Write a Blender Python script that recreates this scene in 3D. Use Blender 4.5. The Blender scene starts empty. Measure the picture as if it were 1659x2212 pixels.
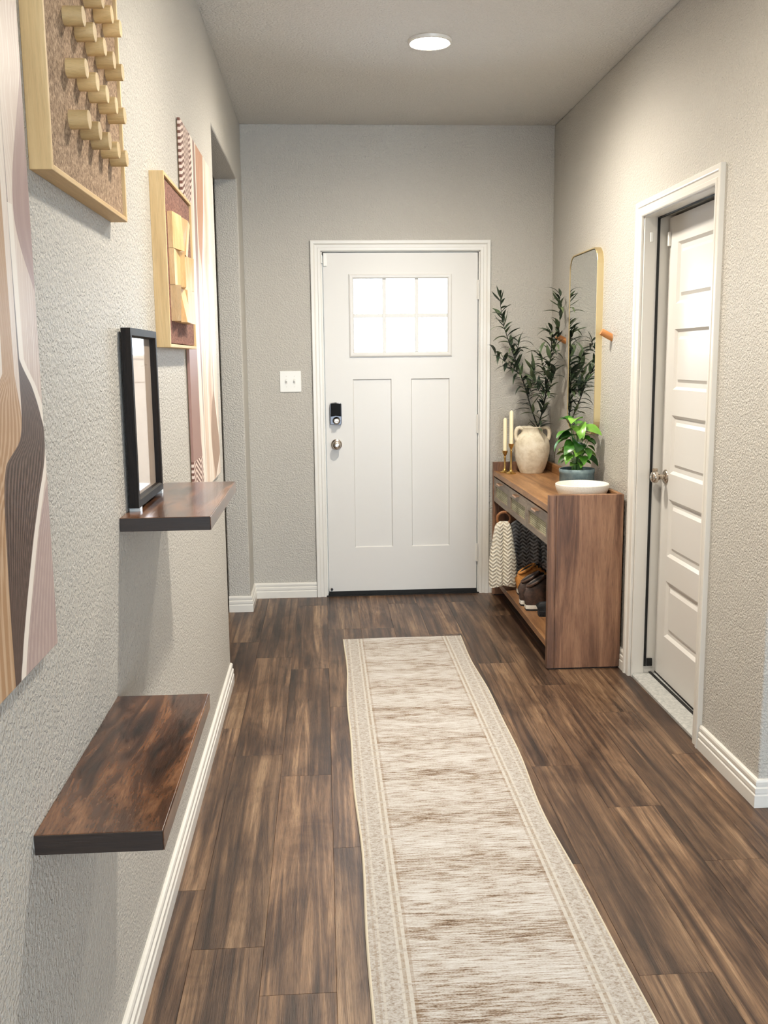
import bpy, bmesh, math, random
from mathutils import Vector, Matrix
random.seed(7)
sc = bpy.context.scene
COL = sc.collection
PI = math.pi

# ------------------------------------------------------------------ camera
F_PX, PITCH, YAW, ROLL, CAM_H = 2089.145, .1572, .0621, -.0104, 1.4465
fw = Vector((math.sin(YAW)*math.cos(PITCH), math.cos(YAW)*math.cos(PITCH), -math.sin(PITCH)))
rt = Vector((math.cos(YAW), -math.sin(YAW), 0)); up = rt.cross(fw)
cr, sr = math.cos(ROLL), math.sin(ROLL)
r2 = rt*cr + up*sr; u2 = up*cr - rt*sr
cam = bpy.data.cameras.new('camera'); co = bpy.data.objects.new('camera', cam); COL.objects.link(co)
cam.sensor_fit = 'VERTICAL'; cam.sensor_height = 36.0; cam.lens = F_PX/2212*36.0
cam.clip_start = .02; cam.clip_end = 200
mw = Matrix(((r2.x, u2.x, -fw.x, 0), (r2.y, u2.y, -fw.y, 0), (r2.z, u2.z, -fw.z, CAM_H), (0, 0, 0, 1)))
co.matrix_world = mw
sc.camera = co

# ------------------------------------------------------------------ world, exposure
SKY = 14.5
LAMP = 120.0
w = bpy.data.worlds.new('overcast_sky'); sc.world = w; w.use_nodes = True
bg = w.node_tree.nodes['Background']; bg.inputs[0].default_value = (.76, .88, 1.0, 1); bg.inputs[1].default_value = SKY
sc.view_settings.view_transform = 'Standard'; sc.view_settings.look = 'None'
sc.view_settings.gamma = 1.0; sc.view_settings.use_curve_mapping = False
sc.view_settings.exposure = 0.06
sc.cycles.use_denoising = True
sc.cycles.max_bounces = 6; sc.cycles.diffuse_bounces = 4; sc.cycles.glossy_bounces = 3
sc.cycles.transparent_max_bounces = 12
sc.cycles.sample_clamp_indirect = 6.0
sc.cycles.use_adaptive_sampling = True; sc.cycles.adaptive_threshold = .08; sc.cycles.adaptive_min_samples = 12

XL, XR, YB, ZC = -.4402, 1.3818, 5.832, 2.7766     # left wall, right wall, back wall, ceiling

def portal(name, loc, rot, sx, sz):                 # guides sky light through a real window opening
    l = bpy.data.lights.new(name, 'AREA'); l.shape = 'RECTANGLE'; l.size = sx; l.size_y = sz
    l.cycles.is_portal = True
    o = bpy.data.objects.new(name, l); COL.objects.link(o); o.location = loc; o.rotation_euler = rot
REAR = [(.05, 1.15), (1.30, 2.40), (2.55, 3.65)]      # x spans of the three rear windows
for a, b in REAR:
    portal('window_portal', ((a+b)/2, -4.13, 1.35), (PI/2, 0, 0), b-a, 2.2)
portal('window_portal', (.4735, YB+.2, 1.698), (-PI/2, 0, 0), .62, .5)

# ------------------------------------------------------------------ material helpers
def lin(c): return tuple((v/255/12.92 if v/255 <= .04045 else ((v/255+.055)/1.055)**2.4) for v in c[:3])+(1,)
class NT:
    def __init__(s, name):
        s.m = bpy.data.materials.new(name); s.m.use_nodes = True; s.t = s.m.node_tree
        s.b = s.t.nodes['Principled BSDF']; s.out = s.t.nodes['Material Output']
    def n(s, typ, ins=None, **kw):
        x = s.t.nodes.new('ShaderNode'+typ)
        for k, v in kw.items(): setattr(x, k, v)
        for k, v in (ins or {}).items(): s.set(x.inputs[k], v)
        return x
    def set(s, sock, v):
        if isinstance(v, bpy.types.NodeSocket): s.t.links.new(v, sock)
        elif isinstance(v, bpy.types.Node): s.t.links.new(v.outputs[0], sock)
        else: sock.default_value = v
    def p(s, **kw):
        names = dict(color='Base Color', rough='Roughness', metal='Metallic', normal='Normal', ior='IOR', spec='Specular IOR Level',
                     trans='Transmission Weight', coat='Coat Weight', emis='Emission Color', estr='Emission Strength', sub='Subsurface Weight', sheen='Sheen Weight')
        for k, v in kw.items(): s.set(s.b.inputs[names[k]], v)
        return s
    def math(s, op, a, b=0.0, c=0.0, clamp=False):
        x = s.n('Math', operation=op, use_clamp=clamp); s.set(x.inputs[0], a); s.set(x.inputs[1], b); s.set(x.inputs[2], c); return x.outputs[0]
    def ramp(s, fac, stops, interp='LINEAR'):
        x = s.n('ValToRGB'); cr_ = x.color_ramp; cr_.interpolation = interp
        while len(cr_.elements) < len(stops): cr_.elements.new(.5)
        for e, (p_, c) in zip(cr_.elements, stops): e.position = p_; e.color = c if len(c) == 4 else lin(c)
        s.set(x.inputs[0], fac); return x.outputs[0]
    def mix(s, fac, a, b, blend='MIX'):
        x = s.n('Mix', data_type='RGBA', blend_type=blend); s.set(x.inputs[0], fac); s.set(x.inputs[6], a); s.set(x.inputs[7], b); return x.outputs[2]
    def noise(s, vec, scale, detail=3, rough=.5, dist=0.0):
        x = s.n('TexNoise', {'Scale': scale, 'Detail': detail, 'Roughness': rough, 'Distortion': dist}); s.set(x.inputs['Vector'], vec); return x.outputs[0]
    def bump(s, h, strength, dist):
        x = s.n('Bump', {'Strength': strength, 'Distance': dist}); s.set(x.inputs['Height'], h); return x.outputs[0]
    def obj(s): return s.n('TexCoord').outputs['Object']
    def mapv(s, vec, scale=(1, 1, 1), loc=(0, 0, 0), rot=(0, 0, 0)):
        x = s.n('Mapping'); s.set(x.inputs[0], vec); x.inputs['Location'].default_value = loc; x.inputs['Rotation'].default_value = rot; x.inputs['Scale'].default_value = scale; return x.outputs[0]
    def xyz(s, vec): x = s.n('SeparateXYZ'); s.set(x.inputs[0], vec); return x.outputs
MAT = {}
def plain(name, rgb, rough=.5, metal=0, **kw):
    t = NT(name); t.p(color=lin(rgb), rough=rough, metal=metal, **kw); MAT[name] = t.m; return t.m
def paint(name, rgb, rough, scale, strength, dist, fine=True):
    t = NT(name); v = t.obj()
    a = t.noise(v, scale, 2, .5, .3); a = t.ramp(a, [(.36, (0, 0, 0, 1)), (.62, (1, 1, 1, 1))])
    t.p(color=lin(rgb), rough=rough, spec=.22, normal=t.bump(a, strength, dist)); MAT[name] = t.m; return t.m
paint('wall_paint', (193, 189, 181), .45, 140, .9, .0024)
paint('ceiling_paint', (212, 209, 203), .5, 95, .9, .0028)
plain('white_trim', (222, 219, 212), .28)
plain('white_door', (216, 214, 210), .33)
plain('white_plastic', (236, 236, 232), .35)
plain('dark_gap', (14, 13, 12), .7)
plain('black_metal', (16, 17, 20), .3)
plain('nickel', (190, 180, 168), .24, 1)
plain('steel', (190, 190, 188), .35, 1)
plain('brass', (196, 160, 96), .25, 1)
plain('gold_frame', (226, 206, 160), .42, 1)
plain('rose_gold', (224, 178, 140), .3, 1)
plain('candle_wax', (246, 236, 200), .45, sub=.0)
plain('soil', (30, 24, 20), .95)
plain('black_gasket', (8, 8, 8), .6)
plain('clear_plastic', (210, 214, 214), .1)
t = NT('mirror_glass'); t.p(color=(.86, .88, .86, 1), rough=.0, metal=1); MAT['mirror_glass'] = t.m
def thin_glass(name, tint):
    t = NT(name); tr = t.n('BsdfTransparent'); tr.inputs[0].default_value = tint
    gl = t.n('BsdfGlossy', {'Roughness': .02}); fr = t.n('Fresnel', {'IOR': 1.5}); mx = t.n('MixShader')
    t.set(mx.inputs[0], fr); t.set(mx.inputs[1], tr.outputs[0]); t.set(mx.inputs[2], gl.outputs[0])
    t.t.links.new(mx.outputs[0], t.out.inputs['Surface']); MAT[name] = t.m
thin_glass('pane_glass', (.98, .99, 1, 1))
t = NT('lamp_lens'); t.p(color=(1, 1, 1, 1), emis=(1, .90, .74, 1), estr=330.); MAT['lamp_lens'] = t.m

def wood(name, stops, axis, across=9., along=.9, rough=.45, bumpd=.0006, rand=False, blotch=None, fine=.35, dist=1.2, line=None, rough2=None, lift=1.0):
    """grain runs along axis 0/1/2 of object space"""
    t = NT(name); v = t.obj()
    if rand:
        oi = t.n('ObjectInfo'); r = oi.outputs['Random']
        cx = t.n('CombineXYZ', {0: t.math('MULTIPLY', r, 37.), 1: t.math('MULTIPLY', r, 91.), 2: t.math('MULTIPLY', r, 13.)})
        va = t.n('VectorMath', operation='ADD'); t.set(va.inputs[0], v); t.set(va.inputs[1], cx); v = va.outputs[0]
    s1 = [across]*3; s1[axis] = along
    s2 = [across*16]*3; s2[axis] = along*16
    s3 = [across*.28]*3; s3[axis] = along*.9
    a = t.noise(t.mapv(v, s1), 1.0, 7, .62, dist)
    f = t.noise(t.mapv(v, s2), 1.0, 3, .6, .2)
    c = t.noise(t.mapv(v, s3), 1.0, 3, .5, .3)
    k = t.math('ADD', t.math('MULTIPLY', a, .62), t.math('MULTIPLY', c, .38))
    col = t.ramp(k, stops)
    fr = t.ramp(f, [(.30, (1-fine, 1-fine, 1-fine, 1)), (.50, ((1+lift)/2-.02,)*3+(1,)), (.68, (lift, lift, lift, 1))])
    col = t.mix(1.0, col, fr, 'MULTIPLY')
    if rand:
        hv = t.ramp(r, [(0, (.80, .79, .78, 1)), (.35, (.93, .92, .92, 1)), (.7, (1.05, 1.04, 1.03, 1)), (1, (1.22, 1.2, 1.17, 1))])
        col = t.mix(1.0, col, hv, 'MULTIPLY')
    if blotch:
        s4 = [3.2]*3; s4[axis] = 1.6
        b = t.ramp(t.noise(t.mapv(v, s4), 1.6, 5, .62, 1.1), [(.42, (1, 1, 1, 1)), (.62, blotch)])
        col = t.mix(1.0, col, b, 'MULTIPLY')
    t.p(color=col, rough=rough, normal=t.bump(t.math('ADD', f, t.math('MULTIPLY', a, .7)), .6, bumpd))
    if rough2: t.p(rough=t.n('MapRange', {0: f, 3: rough, 4: rough2}).outputs[0])
    MAT[name] = t.m; return t.m
wood('floor_wood', [(.35, (38, 28, 22)), (.44, (72, 53, 40)), (.50, (96, 73, 55)), (.57, (126, 99, 75)), (.66, (160, 132, 103))], 1, across=28, along=1.0, rough=.32, bumpd=.0009, rand=True, fine=.42, lift=1.2, blotch=(.60, .55, .52, 1), rough2=.46)
CS = [(.36, (78, 51, 36)), (.46, (114, 79, 57)), (.54, (144, 104, 77)), (.66, (176, 134, 102))]
wood('console_wood_upright', CS, 2, across=15, along=1.3, fine=.3)
CT = [(.34, (98, 66, 42)), (.46, (132, 92, 58)), (.56, (164, 120, 78)), (.68, (190, 148, 104))]
wood('console_wood_long', CT, 1, across=15, along=1.3, fine=.3)
wood('drawer_wood', [(.34, (98, 84, 72)), (.5, (136, 120, 104)), (.68, (164, 146, 126))], 1, across=22, along=2.5, fine=.35)
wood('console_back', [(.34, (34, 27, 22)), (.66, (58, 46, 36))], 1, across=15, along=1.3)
SH = [(.38, (28, 18, 13)), (.46, (78, 49, 32)), (.54, (118, 78, 50)), (.64, (156, 112, 78))]
wood('shelf_wood', SH, 1, across=16, along=2.2, rough=.24, fine=.4, lift=1.15, blotch=(.32, .28, .27, 1), dist=2.2)
MAT['shelf_wood'].node_tree.nodes['Principled BSDF'].inputs['Coat Weight'].default_value = .25; MAT['shelf_wood'].node_tree.nodes['Principled BSDF'].inputs['Coat Roughness'].default_value = .10
wood('shelf_end', [(.34, (26, 18, 13)), (.66, (52, 36, 25))], 0, across=14, along=1.5, rough=.5)
PW = [(.34, (196, 160, 108)), (.5, (216, 182, 128)), (.66, (232, 202, 150))]
wood('pine_upright', PW, 2, across=16, along=1.2, fine=.12, rough=.5)
wood('pine_long', PW, 1, across=16, along=1.2, fine=.12, rough=.5)
wood('pine_peg', [(.34, (190, 158, 104)), (.66, (224, 196, 144))], 0, across=60, along=8, fine=.15, rough=.5, rand=True)
wood('pine_block', [(.34, (206, 164, 104)), (.5, (226, 190, 134)), (.66, (240, 212, 164))], 2, across=40, along=4, fine=.2, rough=.4, rand=True)
wood('frame_black', [(.34, (14, 12, 11)), (.66, (40, 32, 26))], 2, across=30, along=2, rough=.5)
MAT['frame_black'].node_tree.nodes['Principled BSDF'].inputs['Specular IOR Level'].default_value = .15
wood('tan_peg', [(.3, (188, 120, 64)), (.7, (222, 156, 96))], 0, across=40, along=5, fine=.15)
def speck(name, cols, scale, rough=.85, bd=.001):
    t = NT(name); v = t.obj(); a = t.noise(v, scale, 4, .7, .5)
    t.p(color=t.ramp(a, cols), rough=rough, normal=t.bump(a, .8, bd)); MAT[name] = t.m
speck('cork_light', [(.36, (112, 88, 66)), (.5, (156, 128, 100)), (.66, (196, 168, 138))], 150)
speck('cork_red', [(.36, (84, 50, 40)), (.5, (124, 82, 68)), (.66, (166, 122, 104))], 170)
speck('stoneware', [(.35, (206, 194, 170)), (.5, (222, 212, 190)), (.66, (232, 224, 206))], 24, .75, .0008)
speck('white_ceramic', [(.36, (224, 219, 205)), (.6, (240, 236, 224))], 220, .6, .0004)
speck('suede_tan', [(.36, (176, 112, 50)), (.62, (212, 150, 80))], 60, .9)
speck('leather_brown', [(.36, (54, 38, 30)), (.62, (86, 62, 50))], 40, .5)
speck('rubber_white', [(.36, (222, 216, 204)), (.62, (236, 232, 222))], 40, .7)
speck('shoe_black', [(.36, (14, 16, 20)), (.62, (30, 32, 38))], 80, .7)
speck('pot_glaze', [(.36, (112, 134, 140)), (.62, (134, 154, 158))], 30, .55, .0003)
speck('aluminium', [(.36, (158, 160, 158)), (.62, (190, 190, 186))], 60, .45, .0002)
t = NT('cane_weave'); v = t.obj(); o_ = t.xyz(v)
a = t.math('SINE', t.math('MULTIPLY', o_[1], 620.)); b = t.math('SINE', t.math('MULTIPLY', o_[2], 620.))
k = t.math('ADD', t.math('MULTIPLY', t.math('ADD', a, b), .2), t.noise(v, 60, 3, .6))
t.p(color=t.ramp(k, [(.25, (122, 118, 92)), (.5, (172, 168, 138)), (.75, (206, 202, 172))]), rough=.7, normal=t.bump(k, .6, .001)); MAT['cane_weave'] = t.m
def leafmat(name, cols, sc_=14, rough=.42):
    t = NT(name); oi = t.n('ObjectInfo').outputs['Random']
    c = t.ramp(t.math('ADD', t.math('MULTIPLY', oi, .75), t.math('MULTIPLY', t.noise(t.obj(), sc_, 3, .6), .25)), cols)
    t.p(color=c, rough=rough); MAT[name] = t.m
leafmat('olive_leaf', [(.1, (30, 40, 32)), (.5, (58, 74, 52)), (.8, (92, 108, 76)), (1, (128, 138, 98))])
leafmat('pothos_leaf', [(.1, (16, 44, 14)), (.4, (36, 86, 24)), (.65, (66, 126, 36)), (.95, (138, 186, 76))], 20, .32)
plain('ring_wood', (150, 98, 58), .5)
plain('twig', (24, 26, 20), .7)
plain('pothos_stem', (92, 140, 62), .5)
def plush(name, c0, c1, dark):
    t = NT(name); v = t.obj(); o_ = t.xyz(v)
    tri = t.math('PINGPONG', t.math('MULTIPLY', o_[0], 1.), .021)
    ph = t.math('ADD', t.math('MULTIPLY', o_[2], 1.), t.math('MULTIPLY', tri, .8))
    s_ = t.math('SINE', t.math('MULTIPLY', ph, 2*PI/.021))
    n_ = t.noise(v, 120, 4, .6)
    k = t.math('ADD', t.math('MULTIPLY', s_, .28), t.math('MULTIPLY', n_, .9))
    t.p(color=t.ramp(k, [(.12, dark), (.34, c0), (.7, c1)]), rough=.95, normal=t.bump(k, 1.0, .006), sheen=.2); MAT[name] = t.m
plush('plush_cream', (222, 212, 192), (242, 236, 220), (192, 180, 156))
plush('plush_grey', (164, 167, 174), (212, 216, 223), (112, 114, 119))
# runner rug: woven streaks and a border, in the rug's own coordinates
t = NT('runner_weave'); v = t.obj(); o_ = t.xyz(v)
ax = t.math('ABSOLUTE', o_[0])
st = t.noise(t.mapv(v, (16, 190, 1)), 1., 5, .62, .25)
bl = t.noise(t.mapv(v, (4.5, 22, 1)), 1., 4, .6, .5)
fi = t.noise(t.mapv(v, (160, 330, 1)), 1., 2, .6)
med = t.math('SINE', t.math('MULTIPLY', o_[1], 2*PI/.31))
k = t.math('ADD', t.math('ADD', t.math('MULTIPLY', st, .55), t.math('MULTIPLY', bl, .28)), t.math('ADD', t.math('MULTIPLY', fi, .22), t.math('MULTIPLY', med, .018)))
field = t.ramp(k, [(.40, (112, 86, 64)), (.455, (170, 146, 122)), (.52, (220, 210, 198)), (.62, (246, 242, 236))])
bst = t.noise(t.mapv(v, (60, 90, 1)), 1., 5, .7, .3)
bk = t.math('ADD', t.math('MULTIPLY', bst, .6), t.math('MULTIPLY', fi, .4))
border = t.ramp(bk, [(.36, (160, 138, 116)), (.46, (204, 192, 178)), (.58, (232, 227, 219))])
inb = t.math('GREATER_THAN', ax, .212)
col = t.mix(inb, field, border)
def band(c, wd): return t.math('LESS_THAN', t.math('ABSOLUTE', t.math('SUBTRACT', ax, c)), wd)
for c, wd, rgb, amt in ((.216, .005, (240, 234, 222), .75), (.233, .004, (240, 234, 222), .75), (.225, .005, (186, 160, 128), .4), (.278, .003, (238, 231, 218), .7), (.289, .003, (176, 148, 116), .35), (.207, .004, (170, 140, 108), .4)):
    br = t.math('GREATER_THAN', t.noise(t.mapv(v, (4, 38, 1)), 1., 3, .6), .44)
    col = t.mix(t.math('MULTIPLY', t.math('MULTIPLY', band(c, wd), amt), t.math('ADD', t.math('MULTIPLY', br, .6), .4)), col, lin(rgb))
t.p(color=col, rough=.95, normal=t.bump(t.math('ADD', fi, st), .7, .0016)); t.p(color=t.mix(1.0, col, (.67, .68, .70, 1), 'MULTIPLY')); MAT['runner_weave'] = t.m
plain('rug_binding', (206, 196, 176), .9)

# canvas prints: layered flowing bands in the canvas's own coordinates (u = distance from its far edge, z = height above its bottom)
def canvas_flow(name, base, layers, ribs=None):
    t = NT(name); v = t.obj(); o_ = t.xyz(v); z = o_[2]; u = t.math('MULTIPLY', o_[1], -1.)
    zn = t.math('DIVIDE', z, 1.25)
    def curve(pts):
        pts = sorted(pts)
        g = [(max(0, min(1, a/1.25)), ((b+.5)/2,)*3+(1,)) for a, b in pts]
        r_ = t.ramp(zn, g, 'B_SPLINE' if len(g) > 3 else 'LINEAR')
        return t.math('SUBTRACT', t.math('MULTIPLY', r_, 2.), .5)
    def sm(x, e): return t.math('DIVIDE', x, e, clamp=True)
    wob = t.math('MULTIPLY', t.math('SUBTRACT', t.noise(t.mapv(v, (1, .7, 1.6)), 2.2, 2, .5), .5), .22)
    uw = t.math('ADD', u, wob)
    col = t.ramp(t.math('DIVIDE', uw, .9), base)
    ln = t.math('SINE', t.math('MULTIPLY', uw, 520.))
    l2 = t.noise(t.mapv(v, (1, 120, 2.)), 1., 3, .6, .4)
    col = t.mix(t.math('MULTIPLY', sm(t.math('SUBTRACT', t.math('ADD', t.math('MULTIPLY', ln, .12), l2), .5), .3), .45), col, lin((244, 236, 226)))
    for Lc, Rc, rgb, lrgb, n, amt, edge in layers:
        Lx, Rx = curve(Lc), curve(Rc); wd = t.math('MAXIMUM', t.math('SUBTRACT', Lx, Rx), .002)
        a = t.math('SUBTRACT', Lx, u); b = t.math('SUBTRACT', u, Rx); ins = t.math('MINIMUM', a, b)
        q = t.math('DIVIDE', b, wd)
        st = t.math('SINE', t.math('ADD', t.math('MULTIPLY', q, n*2*PI), t.math('MULTIPLY', l2, 7.)))
        lc = t.mix(t.math('MULTIPLY', sm(t.math('ADD', st, t.math('MULTIPLY', l2, .6)), 1.4), amt), lin(rgb), lin(lrgb))
        col = t.mix(sm(ins, .0015), col, lc)
        if edge:
            e = sm(t.math('SUBTRACT', edge, t.math('ABSOLUTE', t.math('ADD', b, edge*.6))), .003)
            e = t.math('MULTIPLY', e, t.math('GREATER_THAN', t.math('SUBTRACT', Lx, Rx), .004))
            col = t.mix(t.math('MULTIPLY', e, .9), col, lin((240, 231, 219)))
    if ribs:
        un, z0, z1 = ribs
        msk = t.math('GREATER_THAN', u, curve(un))
        ch = t.math('SINE', t.math('MULTIPLY', t.math('ADD', z, t.math('MULTIPLY', t.math('PINGPONG', t.math('ADD', u, .02), .13), .35)), 2*PI/.019))
        rib = t.mix(sm(t.math('ADD', ch, .25), .5), lin((116, 78, 66)), lin((224, 204, 192)))
        flat = t.math('MULTIPLY', t.math('GREATER_THAN', z, z0), t.math('LESS_THAN', z, z1))
        col = t.mix(msk, col, t.mix(flat, rib, lin((152, 118, 108))))
    cv = t.noise(t.mapv(v, (1, 900, 900)), 1., 1, .5)
    t.p(color=col, rough=.42, spec=.35, normal=t.bump(cv, .25, .0004)); MAT[name] = t.m
canvas_flow('canvas_flow_large', [(0, (196, 176, 164)), (.08, (214, 196, 182)), (.18, (232, 220, 208)), (.3, (206, 178, 152)), (.45, (226, 210, 194)), (.7, (190, 158, 136)), (1, (150, 122, 112))],
    [([(0, .5), (.14, .46), (.3, .3), (.38, .26), (.42, .16)], [(0, .205), (.12, .205), (.24, .195), (.3, .105), (.36, .10), (.42, .13)], (176, 138, 102), (222, 196, 166), 11, .55, 0),
     ([(0, .212), (.12, .214), (.237, .206), (.30, .20), (.325, .11), (.372, .104), (.44, .106)], [(0, .186), (.025, .175), (.072, .153), (.13, .118), (.19, .082), (.246, .038), (.284, .006), (.325, -.008), (.354, .005), (.403, .045), (.44, .106)], (74, 58, 52), (134, 112, 100), 13, .6, .012),
     ([(0, .172), (.072, .132), (.13, .098), (.19, .062), (.24, .02), (.27, -.02)], [(0, -.1), (.2, -.1), (.24, -.1), (.27, -.1)], (176, 154, 148), (206, 188, 178), 14, .5, 0),
     ([(.52, -.02), (.58, .05), (.64, .093), (.74, .06), (.86, -.01)], [(.52, -.1), (.6, -.1), (.7, -.1), (.86, -.1)], (164, 138, 132), (184, 160, 152), 5, .3, 0)])
canvas_flow('canvas_flow_ribbed', [(0, (206, 186, 170)), (.12, (228, 214, 200)), (.25, (198, 164, 138)), (.34, (232, 220, 206)), (.5, (212, 184, 160)), (.6, (238, 228, 216)), (.75, (202, 174, 156)), (1, (226, 210, 196))],
    [([(.006, .174), (.09, .26), (.203, .30), (.30, .22), (.345, .157)], [(.006, .172), (.05, .06), (.089, -.03), (.2, .04), (.345, .156)], (156, 128, 108), (192, 164, 142), 6, .35, .016),
     ([(.80, .38), (.87, .457), (1.0, .46), (1.2, .444)], [(.80, .37), (.87, .34), (1.0, .27), (1.2, .22)], (182, 134, 106), (214, 180, 154), 5, .4, .014),
     ([(.30, .50), (.6, .56), (.9, .55), (1.2, .52)], [(.30, .49), (.6, .49), (.9, .47), (1.2, .47)], (150, 122, 112), (186, 160, 148), 4, .3, .010)],
    ribs=([(0, .56), (.12, .58), (.2, .61), (.5, .62), (.9, .645), (1.0, .63), (1.1, .55), (1.2, .59)], .13, .86))
t = NT('framed_print'); v = t.obj(); o_ = t.xyz(v)
ln = t.noise(t.mapv(v, (1, 2.4, 34)), 1., 3, .6, .8)
t.p(color=t.ramp(ln, [(.0, (222, 200, 180)), (.66, (226, 206, 188)), (.7, (196, 172, 154)), (.74, (226, 206, 188))]), rough=.06, coat=1.0); MAT['framed_print'] = t.m

# ------------------------------------------------------------------ mesh helpers
BASE = {}
def wbase(o):
    return BASE.get(o, Vector((0, 0, 0)))
class MB:
    def __init__(s): s.v = []; s.f = []; s.sm = []
    def add(s, vs, fs, smooth=False):
        n = len(s.v); s.v += [tuple(p) for p in vs]; s.f += [tuple(i+n for i in f) for f in fs]; s.sm += [smooth]*len(fs); return s
    def box(s, x0, x1, y0, y1, z0, z1):
        x0, x1 = sorted((x0, x1)); y0, y1 = sorted((y0, y1)); z0, z1 = sorted((z0, z1))
        vs = [(x, y, z) for x in (x0, x1) for y in (y0, y1) for z in (z0, z1)]
        return s.add(vs, [(0, 1, 3, 2), (4, 6, 7, 5), (0, 4, 5, 1), (2, 3, 7, 6), (0, 2, 6, 4), (1, 5, 7, 3)])
    def prism(s, poly, axis, a, b, smooth=False):
        """poly: 2-D points in the two remaining axes (cyclic order x,y,z without axis)"""
        def P(p, k):
            if axis == 0: return (k, p[0], p[1])
            if axis == 1: return (p[0], k, p[1])
            return (p[0], p[1], k)
        n = len(poly); vs = [P(p, a) for p in poly]+[P(p, b) for p in poly]
        fs = [(i, (i+1) % n, n+(i+1) % n, n+i) for i in range(n)]
        s.add(vs, fs, smooth); s.add(vs[:n], [tuple(range(n))[::-1]]); s.add(vs[n:], [tuple(range(n))]); return s
    def tube(s, pts, r, seg=10, cap=True, smooth=True):
        pts = [Vector(p) for p in pts]; n = len(pts)
        rs = r if isinstance(r, (list, tuple)) else [r]*n
        prev = None; vs = []
        for i, p in enumerate(pts):
            d = (pts[min(i+1, n-1)]-pts[max(i-1, 0)]).normalized()
            if prev is None:
                a = d.orthogonal().normalized()
            else:
                a = (prev - d*prev.dot(d)); a = a.normalized() if a.length > 1e-6 else d.orthogonal().normalized()
            prev = a; b = d.cross(a)
            for k in range(seg):
                t_ = 2*PI*k/seg; vs.append(p+(a*math.cos(t_)+b*math.sin(t_))*rs[i])
        fs = [(i*seg+k, i*seg+(k+1) % seg, (i+1)*seg+(k+1) % seg, (i+1)*seg+k) for i in range(n-1) for k in range(seg)]
        s.add(vs, fs, smooth)
        if cap:
            s.add(vs[:seg], [tuple(range(seg))[::-1]]); s.add(vs[-seg:], [tuple(range(seg))])
        return s
    def lathe(s, prof, c, seg=32, axis='z', smooth=True, rib=None):
        """prof: (radius, height) list; c: centre of the base"""
        c = Vector(c); vs = []
        for j, (r, h) in enumerate(prof):
            for k in range(seg):
                a = 2*PI*k/seg; rr = r*(rib(k, j) if rib else 1)
                if axis == 'z': vs.append(c+Vector((rr*math.cos(a), rr*math.sin(a), h)))
                elif axis == 'y': vs.append(c+Vector((rr*math.cos(a), h, rr*math.sin(a))))
                else: vs.append(c+Vector((h, rr*math.cos(a), rr*math.sin(a))))
        n = len(prof)
        fs = [(i*seg+k, i*seg+(k+1) % seg, (i+1)*seg+(k+1) % seg, (i+1)*seg+k) for i in range(n-1) for k in range(seg)]
        s.add(vs, fs, smooth)
        if prof[0][0] > 1e-5: s.add(vs[:seg], [tuple(range(seg))[::-1]])
        if prof[-1][0] > 1e-5: s.add(vs[-seg:], [tuple(range(seg))])
        return s
    def sweep(s, path, prof, normal, closed=False, flip=1):
        """profile (a,b): a = sideways from path within the plane, b = along normal; mitred"""
        nrm = Vector(normal); pts = [Vector(p) for p in path]; n = len(pts); vs = []
        for i in range(n):
            ds = []
            if i > 0 or closed: ds.append((pts[i]-pts[i-1]).normalized())
            if i < n-1 or closed: ds.append((pts[(i+1) % n]-pts[i]).normalized())
            os_ = [d.cross(nrm)*flip for d in ds]
            o = os_[0] if len(os_) == 1 else (os_[0]+os_[1])/(1+os_[0].dot(os_[1]))
            for a, b in prof: vs.append(pts[i]+o*a+nrm*b)
        m = len(prof); rng = range(n if closed else n-1)
        fs = [(i*m+k, i*m+(k+1) % m, ((i+1) % n)*m+(k+1) % m, ((i+1) % n)*m+k) for i in rng for k in range(m)]
        s.add(vs, fs)
        if not closed: s.add(vs[:m], [tuple(range(m))[::-1]]); s.add(vs[-m:], [tuple(range(m))])
        return s
    def mesh(s, name, base=Vector((0, 0, 0)), sharp=40, merge=False):
        me = bpy.data.meshes.new(name)
        me.from_pydata([tuple(Vector(p)-base) for p in s.v], [], s.f)
        bm = bmesh.new(); bm.from_mesh(me)
        if any(s.sm) or merge: bmesh.ops.remove_doubles(bm, verts=bm.verts, dist=1e-5)
        bmesh.ops.recalc_face_normals(bm, faces=bm.faces); bm.to_mesh(me); bm.free()
        if any(s.sm):
            for p in me.polygons: p.use_smooth = True
            me.set_sharp_from_angle(angle=math.radians(sharp))
        return me
    def build(s, name, mat, parent=None, bevel=0, seg=2, sharp=40):
        base = wbase(parent) if parent else Vector((0, 0, 0))
        me = s.mesh(name, base, sharp, merge=bevel > 0)
        o = bpy.data.objects.new(name, me); COL.objects.link(o); o.parent = parent
        me.materials.append(MAT[mat] if isinstance(mat, str) else mat)
        BASE[o] = base
        if bevel:
            b = o.modifiers.new('bevel', 'BEVEL'); b.width = bevel; b.segments = seg; b.limit_method = 'ANGLE'; b.angle_limit = math.radians(40)
        return o
def box(*a): return MB().box(*a)
def tag(o, label, cat, group=None, kind=None):
    if label: o['label'] = label
    if cat: o['category'] = cat
    if group: o['group'] = group
    if kind: o['kind'] = kind
    return o
def thing(name, label, cat, loc, rz=0, group=None, kind=None):
    o = bpy.data.objects.new(name, None); COL.objects.link(o); o.location = loc; o.rotation_euler = (0, 0, rz); o.empty_display_size = .05
    BASE[o] = Vector(loc); return tag(o, label, cat, group, kind)
def struct(o, label, cat): return tag(o, label, cat, None, 'structure')
def inst(me, name, parent, M_):
    """an object that shares mesh data; M_ is in the parent's space"""
    o = bpy.data.objects.new(name, me); COL.objects.link(o); o.parent = parent; o.matrix_local = M_; return o

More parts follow.
